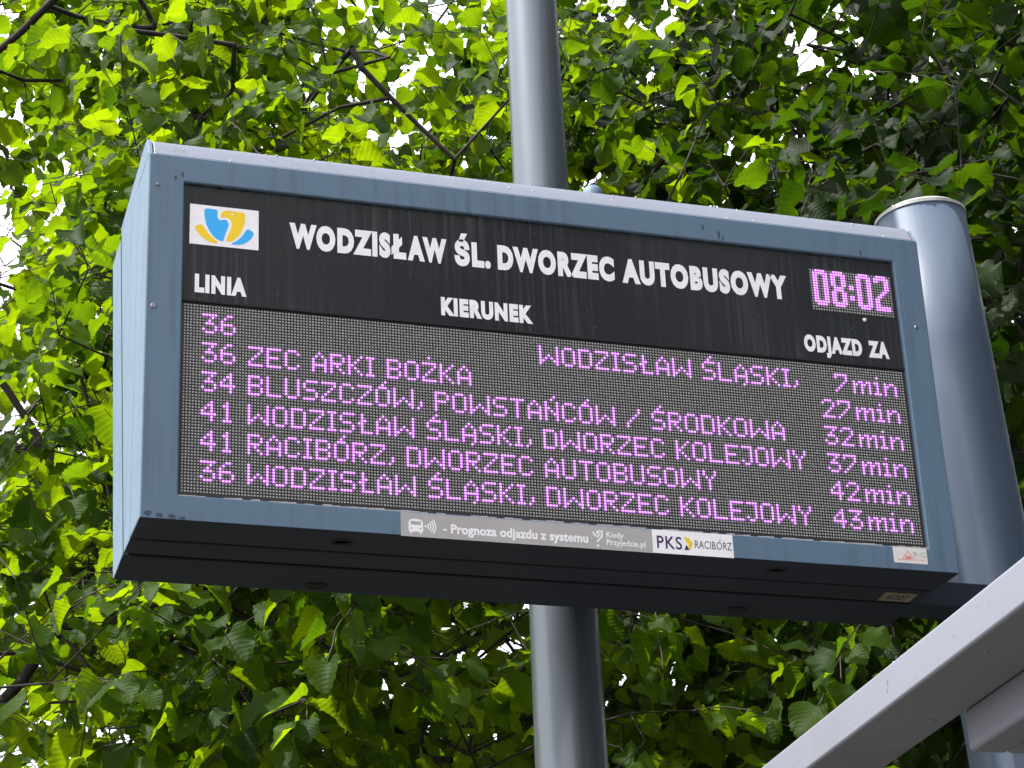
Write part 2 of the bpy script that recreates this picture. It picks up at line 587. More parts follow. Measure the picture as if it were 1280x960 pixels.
# dark line under the frame lip: small ragged plates along the top edge
dv, df = [], []
for k in range(150):
    x = rnd.uniform(il + 1, ir - 1)
    r = rnd.uniform(.2, .6)
    dv2, df2 = flat([(x - r, it), (x - r * .4, it - r * rnd.uniform(.6, 2.0)), (x + r * .5, it - r * rnd.uniform(.6, 1.8)), (x + r, it)], -.25, .2)
    s = len(dv); dv += dv2; df += [tuple(i + s for i in q) for q in df2]
obj('dark_bits', dv, df, MT['gap'], hd, kind='stuff')

YT = -.07
for s, a, b_ in [('WODZIS', 34.1, 68.7), ('Ł', 69.0, 74.1), ('AW', 74.6, 88.3), ('ŚL.', 91.0, 103.8), ('DWORZEC', 106.3, 148.6), ('AUTOBUSOWY', 151.4, 213.8)]:
    lettering(s, a, b_, 24.35, 33.8, YT, MT['white'], hd, off=.070, spacing=1.22)
lettering('LINIA', 2.9, 19.9, 4.6, 11.3, YT, MT['white'], hd, off=.070, spacing=1.20)
lettering('KIERUNEK', 85.7, 118.0, 5.0, 11.8, YT, MT['white'], hd, off=.070, spacing=1.20)
lettering('ODJAZD', 218.2, 240.6, 4.9, 11.5, YT, MT['white'], hd, off=.070, spacing=1.20)
lettering('ZA', 243.0, 251.1, 4.9, 11.5, YT, MT['white'], hd, off=.070, spacing=1.20)

# emblem card
card = fixnormals(obj('emblem_card', *flat([(0.9, 22.1), (23.75, 22.1), (23.75, 36.8), (0.9, 36.8)], -.12, .11), MT['white'], root,
                      'white card with a blue and yellow eagle emblem'))
EM = dict(
    blue=[(5.58, 35.43), (6.92, 35.66), (8.16, 35.7), (9.31, 35.58), (10.14, 35.29), (9.95, 33.52), (10.24, 32.27), (11.01, 31.66), (12.15, 32.27), (13.29, 32.01), (13.76, 30.71), (13.53, 29.29), (13.02, 27.84), (12.42, 25.91), (12.07, 24.02), (10.58, 24.19), (8.92, 25.27), (7.23, 27.61), (6.17, 30.03), (5.68, 32.76)],
    head=[(11.09, 34.0), (11.49, 34.99), (12.32, 35.49), (13.78, 35.73), (15.44, 35.59), (17.53, 35.49), (19.1, 35.45), (19.26, 33.24), (18.92, 30.87), (18.11, 28.44), (16.77, 26.19), (15.34, 24.64), (13.89, 23.96), (12.96, 24.24), (13.25, 25.78), (14.26, 28.22), (14.87, 30.38), (14.54, 31.86), (13.7, 32.76), (12.76, 33.04), (11.93, 32.87), (11.0, 32.43)],
    yl=[(2.38, 28.42), (3.09, 29.02), (4.94, 29.54), (5.78, 28.37), (7.25, 26.23), (8.72, 24.78), (10.59, 23.39), (9.36, 23.01), (7.29, 23.23), (5.22, 24.6), (3.55, 26.25)],
    br=[(19.67, 29.33), (20.71, 29.45), (22.38, 28.25), (21.35, 26.04), (19.49, 24.2), (17.63, 23.4), (15.97, 23.21), (14.31, 23.36), (16.17, 24.5), (17.61, 25.83), (18.84, 27.6)],
    eye=[(14.5, 34.4), (15.0, 34.85), (15.7, 34.46), (15.04, 33.98)])


def smooth_poly(P, it=2):
    for _ in range(it):
        Q = []
        n = len(P)
        for i in range(n):
            a, b_ = P[i], P[(i + 1) % n]
            Q += [(a[0] * .75 + b_[0] * .25, a[1] * .75 + b_[1] * .25), (a[0] * .25 + b_[0] * .75, a[1] * .25 + b_[1] * .75)]
        P = Q
    return P


def face_only(P, y):
    return [B(a, y, b_) for a, b_ in P], [tuple(range(len(P)))]


for k, m_, y, nm in (('blue', 'cblue', -.16, 'blue_wing'), ('head', 'cyellow', -.16, 'yellow_head'), ('yl', 'cyellow', -.16, 'yellow_wing'), ('br', 'cblue', -.16, 'blue_tail'), ('eye', 'white', -.2, 'eye')):
    obj(nm, *face_only(smooth_poly(EM[k], 1), y), MT[m_], card)

# small white sensor dot under the clock
disc_bolt(242.9, 19.6, .75, -.05, hd, 'light_sensor').data.materials[0] = MT['white']

# ---- LED font
G5 = {
 'A': "..X..|.X.X.|X...X|X...X|XXXXX|X...X|X...X", 'B': "XXXX.|X...X|X...X|XXXX.|X...X|X...X|XXXX.",
 'C': ".XXX.|X...X|X....|X....|X....|X...X|.XXX.", 'D': "XXXX.|X...X|X...X|X...X|X...X|X...X|XXXX.",
 'E': "XXXXX|X....|X....|XXXX.|X....|X....|XXXXX", 'I': "XXX|.X.|.X.|.X.|.X.|.X.|XXX",
 'J': "XXXX|...X|...X|...X|...X|X..X|.XX.", 'K': "X...X|X..X.|X.X..|XX...|X.X..|X..X.|X...X",
 'L': "X....|X....|X....|X....|X....|X....|XXXXX", 'Ł': ".X...|.X...|.XX..|XX...|.X...|.X...|.XXXX",
 'N': "X...X|X...X|XX..X|X.X.X|X..XX|X...X|X...X", 'O': ".XXX.|X...X|X...X|X...X|X...X|X...X|.XXX.",
 'P': "XXXX.|X...X|X...X|XXXX.|X....|X....|X....", 'R': "XXXX.|X...X|X...X|XXXX.|X.X..|X..X.|X...X",
 'S': ".XXXX|X....|X....|.XXX.|....X|....X|XXXX.", 'T': "XXXXX|..X..|..X..|..X..|..X..|..X..|..X..",
 'U': "X...X|X...X|X...X|X...X|X...X|X...X|.XXX.", 'W': "X.....X|X.....X|X.....X|X..X..X|X.X.X.X|XX...XX|X.....X",
 'Y': "X...X|X...X|.X.X.|..X..|..X..|..X..|..X..", 'Z': "XXXXX|....X|...X.|..X..|.X...|X....|XXXXX",
 ',': "..|..|..|..|.X|.X|X.", '/': ".....|....X|...X.|..X..|.X...|X....|.....", ' ': "..|..|..|..|..|..|..",
 '1': "..X..|.XX..|..X..|..X..|..X..|..X..|.XXX.", '2': ".XXX.|X...X|....X|...X.|..X..|.X...|XXXXX",
 '3': "XXXXX|...X.|..X..|.XXX.|....X|X...X|.XXX.", '4': "...X.|..XX.|.X.X.|X..X.|XXXXX|...X.|...X.",
 '6': "..XX.|.X...|X....|XXXX.|X...X|X...X|.XXX.", '7': "XXXXX|X...X|....X|...X.|..X..|.X...|X....",
 'm': ".......|.......|X.XX.XX|XX.XX.X|X..X..X|X..X..X|X..X..X", 'i': ".X.|...|XX.|.X.|.X.|.X.|XXX", 'n': ".....|.....|X.XX.|XX..X|X...X|X...X|X...X",
}
G5['/'] = "....X|....X|...X.|..X..|.X...|X....|X...."
ACC = {'Ś': ('S', [(3, -2), (2, -1)]), 'Ó': ('O', [(3, -2), (2, -1)]), 'Ń': ('N', [(3, -2), (2, -1)]), 'Ż': ('Z', [(2, -2)]), 'Ą': ('A', [(3, 7)])}
lit = set()


def led_text(s, c0, r0):
    x = c0
    for ch in s:
        b_, ac = ACC.get(ch, (ch, []))
        rows = G5[b_].split('|')
        for r, row in enumerate(rows):
            for k, q in enumerate(row):
                if q == 'X': lit.add((x + k, r0 + r))
        for k, r in ac: lit.add((x + k, r0 + r))
        x += len(rows[0]) + 1


LINES = [(3, '36', 'WODZISŁAW ŚLĄSKI,', 120, '7'), (13, '36', 'ZEC ARKI BOŻKA', 21, '27'), (23, '34', 'BLUSZCZÓW, POWSTAŃCÓW / ŚRODKOWA', 21, '32'),
         (33, '41', 'WODZISŁAW ŚLĄSKI, DWORZEC KOLEJOWY', 21, '37'), (43, '41', 'RACIBÓRZ, DWORZEC AUTOBUSOWY', 21, '42'), (53, '36', 'WODZISŁAW ŚLĄSKI, DWORZEC KOLEJOWY', 21, '43')]
for r, a, b_, c, m_ in LINES:
    led_text(a, 6, r)
    led_text(b_, c, r)
    led_text(m_, 229 if len(m_) == 1 else 223, r)
    led_text('m', 236, r); led_text('i', 244, r); led_text('n', 248, r)


def leds(cells, size, y0, y1, m, name, parent, xoff=0, zoff=0, top=.72):
    V = np.zeros((len(cells) * 8, 3))
    F = []
    for k, (c, r) in enumerate(cells):
        x, z = c + xoff, -(r) * AZ + zoff
        h, t = size / 2, size / 2 * top
        V[k * 8:k * 8 + 8] = [(x - h, y0, z - h), (x + h, y0, z - h), (x + h, y0, z + h), (x - h, y0, z + h),
                              (x - t, y1, z - t), (x + t, y1, z - t), (x + t, y1, z + t), (x - t, y1, z + t)]
        s = k * 8
        F += [(s + 4, s + 5, s + 6, s + 7), (s, s + 1, s + 5, s + 4), (s + 1, s + 2, s + 6, s + 5), (s + 2, s + 3, s + 7, s + 6), (s + 3, s, s + 4, s + 7)]
    V = V * U
    V[:, 2] += ZOFF
    return obj(name, V.tolist(), F, m, parent, kind='stuff')


panel = fixnormals(obj('led_panel', *flat([(il - 1, ib - 1.2), (ir + 1, ib - 1.2), (ir + 1, .5), (il - 1, .5)], .25, .6), MT['ledmask'], root,
                       'dark LED matrix showing six departures in violet dots'))
dark = [(c, r) for c in range(256) for r in range(64) if (c, r) not in lit]
leds(dark, .52, .25, .05, MT['led'], 'unlit_leds', panel)
leds(sorted(lit), .98, .25, .02, MT['ledlit'], 'lit_leds', panel, top=.8)  # packages widened so the bloom halo fills the space between dots
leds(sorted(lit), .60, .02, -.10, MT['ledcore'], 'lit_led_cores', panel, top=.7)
# clock module
CK = {'0': [".XXXX.", "XXXXXX"] + ["XX..XX"] * 10 + ["XXXXXX", ".XXXX."],
      '8': [".XXXX.", "XXXXXX", "XX..XX", "XX..XX", "XX..XX", "XX..XX", ".XXXX.", ".XXXX.", "XX..XX", "XX..XX", "XX..XX", "XX..XX", "XXXXXX", ".XXXX."],
      '2': [".XXXX.", "XXXXXX", "XX..XX", "....XX", "....XX", "....XX", "...XX.", "..XX..", ".XX...", "XX....", "XX....", "XX....", "XXXXXX", "XXXXXX"]}
clit = set()
for ch, c in (('0', 1), ('8', 8), ('0', 18), ('2', 25)):
    for r, row in enumerate(CK[ch]):
        for k, q in enumerate(row):
            if q == 'X': clit.add((c + k, r))
for c in (15, 16):
    for r in (5, 6, 9, 10): clit.add((c, r))
cx0, cz0 = 223.5, 37.35
clk = fixnormals(obj('clock_module', *flat([(cx0 - .8, cz0 - 15 * AZ - .8), (cx0 + 31.8, cz0 - 15 * AZ - .8), (cx0 + 31.8, cz0 + .8), (cx0 - .8, cz0 + .8)], -.12, .5), MT['ledmask'], root,
                     'small LED clock module showing 08:02'))
leds([(c, r) for c in range(32) for r in range(16) if (c, r) not in clit], .52, -.12, -.3, MT['led'], 'unlit_leds', clk, cx0, cz0)
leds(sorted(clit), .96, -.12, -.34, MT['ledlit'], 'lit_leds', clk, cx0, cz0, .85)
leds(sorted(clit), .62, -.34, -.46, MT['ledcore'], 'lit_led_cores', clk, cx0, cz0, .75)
# pale sealant bead along the lower window edge
sv, sf = [], []
n = 90
for k in range(n):
    x = il + (ir - il) * (k + .5) / n
    if rnd.random() < .25: continue
    h = rnd.uniform(.15, .5)
    a, f_ = flat([(x - 1.45, ib - .05), (x + 1.45, ib - .05), (x + 1.4, ib + h), (x - 1.4, ib + h * rnd.uniform(.5, 1))], YF + .35, .6)
    s = len(sv); sv += a; sf += [tuple(i + s for i in q) for q in f_]
obj('sealant', sv, sf, MT['palegrey'], fo, kind='stuff')

# ---- stickers on the lower frame
YS = YF - .06
strip = obj('info_strip', *flat([(69.7, -75.0), (154.9, -75.0), (154.9, -66.95), (69.7, -66.95)], YS, .05), MT['grey'], root,
            'grey strip reading Prognoza odjazdu z systemu with a bus icon')
lettering('- Prognoza odjazdu z systemu', 83.6, 132.6, -73.1, -69.9, YS - .04, MT['white'], strip, off=.035, spacing=1.03)
lettering('Kiedy', 139.0, 145.0, -70.7, -68.7, YS - .04, MT['white'], strip, off=.015)
lettering('Przyjedzie.pl', 139.0, 152.5, -73.3, -71.3, YS - .04, MT['white'], strip, off=.015)
def circ(cx, cz, r, n=12, rz=None):
    rz = rz or r
    return [(cx + r * math.cos(2 * math.pi * k / n), cz + rz * math.sin(2 * math.pi * k / n)) for k in range(n)]
def ribbon(pts, w):
    L, Rr = [], []
    for i, p in enumerate(pts):
        a = pts[max(i - 1, 0)]; c = pts[min(i + 1, len(pts) - 1)]
        dx, dz = c[0] - a[0], c[1] - a[1]
        d = math.hypot(dx, dz) or 1
        L.append((p[0] - dz / d * w / 2, p[1] + dx / d * w / 2)); Rr.append((p[0] + dz / d * w / 2, p[1] - dx / d * w / 2))
    V = L + Rr
    n = len(pts)
    return V, [(i, i + 1, n + i + 1, n + i) for i in range(n - 1)]
# bus icon
bus = [(72.2, -73.0), (72.2, -70.3), (72.5, -69.5), (73.3, -69.1), (74.6, -68.95), (75.9, -69.1), (76.7, -69.5), (77.0, -70.3), (77.0, -73.0), (76.6, -73.3), (76.6, -73.9), (75.9, -73.9), (75.8, -73.3), (73.4, -73.3), (73.3, -73.9), (72.6, -73.9), (72.6, -73.3)]
V, F = face_only(bus, YS - .04)
ic = obj('bus_icon', V, F, MT['white'], strip)
obj('bus_icon_window', *face_only([(72.9, -70.95), (76.3, -70.95), (76.2, -69.75), (73.0, -69.75)], YS - .08), MT['grey'], strip)
for cx in (73.1, 76.1): obj('bus_icon_lamp', *face_only(circ(cx, -72.2, .32), YS - .08), MT['grey'], strip)
obj('signal_wave', *face_only(circ(77.9, -71.25, .38), YS - .04), MT['white'], strip)
for k, r in enumerate((1.15, 1.95, 2.75, 3.55)):
    P = [(77.6 + r * math.cos(t), -71.25 + r * 1.0 * math.sin(t)) for t in [R_(-42 + 84 * q / 8) for q in range(9)]]
    V, F = ribbon(P, .42)
    obj('signal_wave', [B(a, YS - .04, b_) for a, b_ in V], F, MT['white'], strip)
# question-mark bird
P = [(134.5, -69.0), (134.9, -70.2), (135.9, -70.7), (136.6, -70.0), (136.2, -69.3), (135.5, -69.7), (135.9, -68.9), (136.9, -68.6), (137.5, -69.3), (137.4, -70.6), (136.6, -71.4), (136.0, -72.0), (136.0, -72.6)]
V, F = ribbon(smooth_poly(P, 0), .6)
obj('question_mark', [B(a, YS - .04, b_) for a, b_ in V], F, MT['white'], strip)
obj('question_mark', *face_only(circ(135.9, -73.8, .45), YS - .04), MT['white'], strip)
obj('question_mark', *face_only([(137.2, -68.9), (138.0, -68.1), (137.8, -69.4)], YS - .04), MT['white'], strip)

st = obj('carrier_sticker', *flat([(155.0, -74.9), (183.7, -74.9), (183.7, -66.75), (155.0, -66.75)], YS, .05), MT['white'], root,
         'white sticker reading PKS RACIBÓRZ')
lettering('PKS', 156.6, 165.4, -73.2, -68.8, YS - .04, MT['purple'], st, off=.012, spacing=1.1)
lettering('RACIB', 170.0, 177.4, -72.3, -69.6, YS - .04, MT['dgrey'], st, off=.004, spacing=1.05)
lettering('O', 177.75, 179.65, -72.3, -69.6, YS - .04, MT['dgrey'], st, off=.004)
obj('lettering', *face_only([(178.5, -69.35), (179.3, -68.8), (179.5, -68.95), (178.8, -69.45)], YS - .04), MT['dgrey'], st)
lettering('RZ', 180.05, 183.2, -72.3, -69.6, YS - .04, MT['dgrey'], st, off=.004)
obj('yellow_arrow', *face_only([(166.3, -68.5), (168.1, -69.0), (169.3, -70.9), (168.2, -73.0), (167.3, -73.1), (167.9, -71.3), (166.9, -70.4)], YS - .04), MT['cyellow'], st)
obj('purple_arrow', *face_only([(166.1, -73.2), (167.9, -73.2), (167.0, -71.3)], YS - .06), MT['purple'], st)

rg = obj('maker_sticker', *flat([(242.7, -72.4), (255.4, -72.4), (255.4, -66.75), (242.7, -66.75)], YS, .05), MT['sticker'], root,
         'off-white sticker with a red triangle')
V, F = ribbon([(246.2, -70.9), (248.3, -67.9), (250.2, -70.9)], .35)
obj('triangle', [B(a, YS - .04, b_) for a, b_ in V], F, MT['red'], rg)
obj('triangle', *face_only([(246.9, -70.9), (247.9, -69.4), (248.2, -70.0), (249.0, -69.7), (249.6, -70.9)], YS - .04), MT['red'], rg)
for za, zb_, xa, xb in ((-71.05, -71.25, 244.2, 249.8), (-70.95, -71.1, 250.5, 254.4)):
    obj('underline', *face_only([(xa, zb_), (xb, zb_), (xb, za), (xa, za)], YS - .04), MT['red'], rg)
lettering('R·G', 250.4, 254.9, -70.1, -68.2, YS - .04, MT['palegrey'], rg, off=.01)

# ---- underside details (facing down)
def down_ring(x, y, r, z, name, m, r2=0.0, ex=0):
    n = 20
    V = [B(x + r * 1.75 * math.cos(2 * math.pi * k / n), y + r * math.sin(2 * math.pi * k / n), z) for k in range(n)]
    V += [B(x + r * 1.75 * .8 * math.cos(2 * math.pi * k / n), y + r * .8 * math.sin(2 * math.pi * k / n), z - .5) for k in range(n)]
    V += [B(x + r * 1.75 * .62 * math.cos(2 * math.pi * k / n), y + r * .62 * math.sin(2 * math.pi * k / n), z + .02) for k in range(n)]
    F = [(k, (k + 1) % n, n + (k + 1) % n, n + k) for k in range(n)] + [(n + k, n + (k + 1) % n, 2 * n + (k + 1) % n, 2 * n + k) for k in range(n)]
    F.append(tuple(range(2 * n, 3 * n)))
    return obj(name, V, F, m, root)
for x, y in ((52.5, 7.6), (202.6, 6.6)):
    down_ring(x, y, 2.5, Bt_ - .02, 'drain_plug', MT['gap'])
for x, y in ((53.4, 48.0), (204.8, 46.5)):
    down_ring(x, y, 2.6, Bt_ - 1.05, 'drain_plug', MT['gap'])
for xa in (9.5, 232.0):
    for k in range(9):
        x = xa + k * 1.5
        obj('vent_slot', [B(x, 20.5, Bt_ - .02), B(x + .6, 20.5, Bt_ - .02), B(x + .6, 26.5, Bt_ - .02), B(x, 26.5, Bt_ - .02)], [(0, 1, 2, 3)], MT['gap'], cas)
lab = obj('serial_label', [B(250.4, 21.3, Bt_ - .06), B(262.8, 21.3, Bt_ - .06), B(263.6, 30.0, Bt_ - .06), B(251.2, 30.0, Bt_ - .06)], [(0, 1, 2, 3)], MT['oldlabel'], root,
          'yellowed paper label under the right end reading 1019')
v, f = text_mesh('1019', .02)
a0, a1 = v[:, 0].min(), v[:, 0].max(); b0, b1 = v[:, 1].min(), v[:, 1].max()
obj('lettering', [B(253.3 + (1 - (p[0] - a0) / (a1 - a0)) * 7.4, 28.4 - (1 - (p[1] - b0) / (b1 - b0)) * 5.4, Bt_ - .12) for p in v], f, MT['black'], lab)
br = obj('side_flap', [B(R0_ + .3, 2, -60), B(R0_ + .3, 2, -72.5), B(R0_ + 1.6, 3.5, -72.8), B(R0_ + .6, 3.5, -60)], [(0, 1, 2, 3)], MT['sticker'], root)
# mounting arms from the rear casing to the posts
for z in (30, -42):
    v_, f_ = box(151, 167, 76 if z > 0 else 60, 90, z - 4, z + 4)
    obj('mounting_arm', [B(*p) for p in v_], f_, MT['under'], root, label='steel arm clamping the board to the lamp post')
v_, f_ = box(257, 324, 70, 86, -61, -51)
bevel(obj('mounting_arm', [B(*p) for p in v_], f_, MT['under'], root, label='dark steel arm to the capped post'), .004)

# ================================================================== POSTS
# conical lamp post behind the board
def post_rad(z):       # z board units -> radius in board units
    tt = (z - CAM.z) / 790.0
    return 12.55 - 0.0165 * (z + 100)
GZ = -ZOFF / U
lp = thing('lamp_post', B(159, 101, GZ), 'tall tapered blue-grey lamp post passing behind the middle of the board', 'lamp post')
zs = [GZ + 18, -120, -90, -60, 0, 60, 120, 180, 240, 400, 700]
rad0 = {}
def prad(z): return max(7.0, 13.2 - (z + 120) * .0083)
V, F = tube([B(159.2, 101, z) for z in zs], [prad(z) * U for z in zs], 40)
obj('shaft', V, F, MT['lamppost'], lp, smooth=True)
V, F = tube([B(159.2, 101, GZ), B(159.2, 101, GZ + 3)], [30 * U, 30 * U], 4)
obj('base_plate', V, F, MT['lamppost'], lp)
V, F = tube([B(159.2, 101, GZ + 3), B(159.2, 101, GZ + 18)], [22 * U, prad(GZ) * U], 32)
obj('base_collar', V, F, MT['lamppost'], lp)
V, F = tube([B(159.2, 101, 700), B(159.2, 60, 722), B(159.2, -20, 726)], [7 * U, 6 * U, 5 * U], 16)
obj('bracket_arm', V, F, MT['lamppost'], lp)
v_, f_ = box(145, 173, -110, -15, 716, 726)
hdl = bevel(obj('lamp_head', [B(*p) for p in v_], f_, MT['lamppost'], lp), .02)
# round capped post at the right end
def RP(z):   # axis
    return 329.6 + (118 - z) * .0535
rp = thing('capped_post', B(RP(GZ), 101, GZ), 'thick round slate-blue post with a pale rimmed cap at the right end of the board', 'post')
RR = 19.1
zs = [GZ, -200, -60, 60, 122.5]
V, F = tube([B(RP(z), 101, z) for z in zs], RR * U, 48)
obj('shaft', V, F, MT['postpaint'], rp, smooth=True)
V, F = tube([B(RP(122.5), 101, 122.5), B(RP(124.0), 101, 124.0), B(RP(125.4), 101, 125.4)], [(RR + .35) * U, (RR + .35) * U, (RR - 1.5) * U], 48)
obj('cap', V, F, MT['rim'], rp, smooth=False)

# ================================================================== BUS SHELTER (corner of its roof)
sh = thing('bus_shelter', B(196, 40, GZ), 'pale grey painted bus shelter, roof edge beam crossing the lower right corner', 'bus shelter')
dX = .0844           # the beam drifts a little to the right as it runs away
X0, Y0, ZT, ZB = 159.3, -218.2, -152.0, -162.9
def SB(x, y, z): return B(x + (y - Y0) * dX, y, z)
def sbox(x0, x1, y0, y1, z0, z1):
    v, f = box(x0, x1, y0, y1, z0, z1)
    return [SB(*p) for p in v], f
fb = fixnormals(obj('fascia_beam', *sbox(X0, X0 + 23.1, -560, 20, ZB, ZT), MT['shelter'], sh, 'pale fascia beam with scuffed side'))
bevel(fb, .006, 3)
XF = X0 + 23.4
FZ0, FZ1 = ZB - 10.6, ZB + 1.0
YE = -127
XR = XF + 330
for a in ((XF, XF + 11, -560, YE), (XF + 11.05, XR, YE - 9, YE), (XR - 11, XR - .05, -560, YE - 9.05), (XF + 11.05, XR - 11.05, -560, -550)):
    o = fixnormals(obj('roof_frame_rail', *sbox(a[0], a[1], a[2], a[3], FZ0, FZ1), MT['shelter'], sh))
    bevel(o, .008, 3)
for k in range(6):
    xa = XF + 11.3 + k * 51
    obj('soffit_panel', *sbox(xa, xa + 50.6, -549.5, YE - 9.3, FZ0 + 1.6, FZ0 + 3.4), MT['soffit'], sh)
obj('roof_sheet', *sbox(XF + .5, XR, -560, YE + 1, FZ1 + .3, FZ1 + 2), MT['shelter'], sh)
for xa, ya in ((X0 + 6, 6), (X0 + 6, -480), (XR - 12, -480), (XR - 12, YE - 14)):
    o = obj('leg', *sbox(xa, xa + 12, ya, ya + 12, GZ, (ZB if xa < 250 else FZ0) - .1), MT['shelter'], sh)
    bevel(o, .005)
# scuffs on the fascia
for (ya, za, q_) in ((-131, -156.6, 1.1), (-130, -158.4, .8), (-135, -156.0, .5), (-105, -160.5, .5), (-90, -155, .6), (-175, -158, .5), (-190, -155.5, .4), (-60, -159, .5), (-150, -161.3, .4)):
    n = 8
    P = [(ya + q_ * .55 * math.cos(q * math.pi / 4) * rnd.uniform(.4, 1), za + q_ * math.sin(q * math.pi / 4) * rnd.uniform(.5, 1.1)) for q in range(n)]
    obj('scuff', [SB(X0 - .06, a, b_) for a, b_ in P], [tuple(range(n))], MT['scuff'], fb)
# bolt heads under the beam
for ya in (-60, -120, -180, -240):
    n = 8
    for xo in (6, 17):
        V = [SB(X0 + xo + r_ * math.cos(q * math.pi / 4), ya + r_ * math.sin(q * math.pi / 4), z_) for r_, z_ in ((.9, ZB - .02), (.6, ZB - .5)) for q in range(n)]
        obj('bolt_head', V, [(q, (q + 1) % n, n + (q + 1) % n, n + q) for q in range(n)] + [tuple(range(n, 2 * n))], MT['shelter'], fb)

# ================================================================== TREES
def leaf_variant(seed, L=.105, W=.092):
    r = random.Random(seed)
    n = 9
    # half outline, t from base to tip
    prof = [(0.0, .10), (-.055, .50), (.02, .80), (.16, .97), (.33, 1.03), (.50, .98), (.66, .83), (.80, .58), (.91, .28), (1.0, 0.0)]
    fold = r.uniform(.06, .36)
    droop = r.uniform(.10, .60)
    side = []
    for k, (t, wv) in enumerate(prof):
        side.append((t, wv))
    V, UV = [], []
    mids = [0.0, .14, .32, .5, .68, .84, 1.0]
    def zf(u, t, s):
        a = abs(u)
        return (a * fold + .10 * math.sin(t * 8 + s * 1.7 + seed * 2.3) * a * a - droop * (max(t, 0) ** 1.8) * .55 + .03 * math.sin(seed + t * 14) * a)
    for t in mids:
        V.append((0, t * L, zf(0, t, 0) * L)); UV.append((.5, t))
    nm = len(mids)
    F = []
    for s in (-1, 1):
        st_ = len(V)
        # serrated outline: tooth points between profile points
        out_ = []
        for k in range(len(side) - 1):
            t0, w0 = side[k]; t1, w1 = side[k + 1]
            out_.append((t0, w0))
            out_.append(((t0 * .45 + t1 * .55) + .022, (w0 * .45 + w1 * .55) + .075 + r.uniform(-.02, .03)))
        out_.append(side[-1])
        # inner ring at half width
        inn = []
        for t in (.05, .2, .36, .52, .68, .84):
            wv = np.interp(t, [a for a, _ in prof[2:]], [b for _, b in prof[2:]]) * .52
            inn.append((t + .03, wv))
        for t, wv in out_:
            u = wv * .5 * s
            V.append((u * W, t * L, (zf(wv, t, s) + r.uniform(-.012, .012)) * L)); UV.append((.5 + u, t))
        si = len(V)
        for t, wv in inn:
            u = wv * .5 * s
            V.append((u * W, t * L, (zf(wv, t, s) * .92 + .02) * L)); UV.append((.5 + u, t))
        # connect inner ring to midrib
        ni = len(inn)
        def q(a, b, c, s=s):
            F.append((a, b, c) if s > 0 else (a, c, b))
        for i in range(ni - 1):
            q(i, si + i, i + 1); q(i + 1, si + i, si + i + 1)
        q(ni - 1, si + ni - 1, nm - 1)
        # connect inner ring to outline
        no = len(out_)
        oi_ = 0
        for i in range(ni - 1):
            target = int(round((i + 1) * (no - 2) / (ni - 1)))
            while oi_ < target:
                q(si + i, st_ + oi_, st_ + oi_ + 1); oi_ += 1
            q(si + i, st_ + oi_, si + i + 1)
        while oi_ < no - 1:
            q(si + ni - 1, st_ + oi_, st_ + oi_ + 1); oi_ += 1
        q(si + ni - 1, st_ + no - 1, nm - 1)
        q(0, st_, si)
    # petiole
    k = len(V)
    V += [(-.0012, -.03, .004), (.0012, -.03, .004), (.0012, 0, 0), (-.0012, 0, 0)]
    UV += [(.5, 0)] * 4
    F.append((k, k + 1, k + 2)); F.append((k, k + 2, k + 3))
    F = [f_ for f_ in F if len(set(f_)) == 3]
    return np.array(V), np.array(F, int), np.array(UV)


LV = [leaf_variant(s, .105 * q, .096 * q * a) for s, q, a in ((1, 1, 1), (2, 1.1, .95), (3, .9, 1.1), (4, 1.0, .88), (5, .75, 1.0), (6, 1.15, 1.08), (7, 1.0, 1.0), (8, .85, 1.12), (9, 1.05, .92))]


def low_variant(v):
    V, F, UVv = v
    nm = 7
    # keep midrib 0,3,6 and every other outline point (the tooth tips), drop the inner ring
    no = 19
    keep = [0, 2, 4, 6]
    Vn = [V[i] for i in keep]; Un = [UVv[i] for i in keep]
    Fn = []
    for s_, st_ in ((-1, nm), (1, nm + no + 6)):
        ids = [st_ + k for k in (1, 4, 7, 9, 11, 13, 15, 18)]
        b = len(Vn)
        Vn += [V[i] for i in ids]; Un += [UVv[i] for i in ids]
        tri = [(0, b, b + 1), (0, b + 1, b + 2), (0, b + 2, 1), (1, b + 2, b + 3), (1, b + 3, b + 4), (1, b + 4, 2), (2, b + 4, b + 5), (2, b + 5, b + 6), (2, b + 6, 3)]
        Fn += [t if s_ > 0 else (t[0], t[2], t[1]) for t in tri]
    return np.array(Vn), np.array(Fn, int), np.array(Un)


NV = len(LV)
LV += [low_variant(v) for v in LV]


def leaf_mesh(variant, m):
    V, F, UVv = variant
    me = bpy.data.meshes.new('leaf')
    me.from_pydata(V.tolist(), [], F.tolist())
    me.materials.append(m)
    uvl = me.uv_layers.new(name='uv')
    li = np.zeros(len(me.loops), np.int32)
    me.loops.foreach_get('vertex_index', li)
    uvl.data.foreach_set('uv', UVv[li].astype(np.float32).ravel())
    me.polygons.foreach_set('use_smooth', [True] * len(me.polygons))
    return me


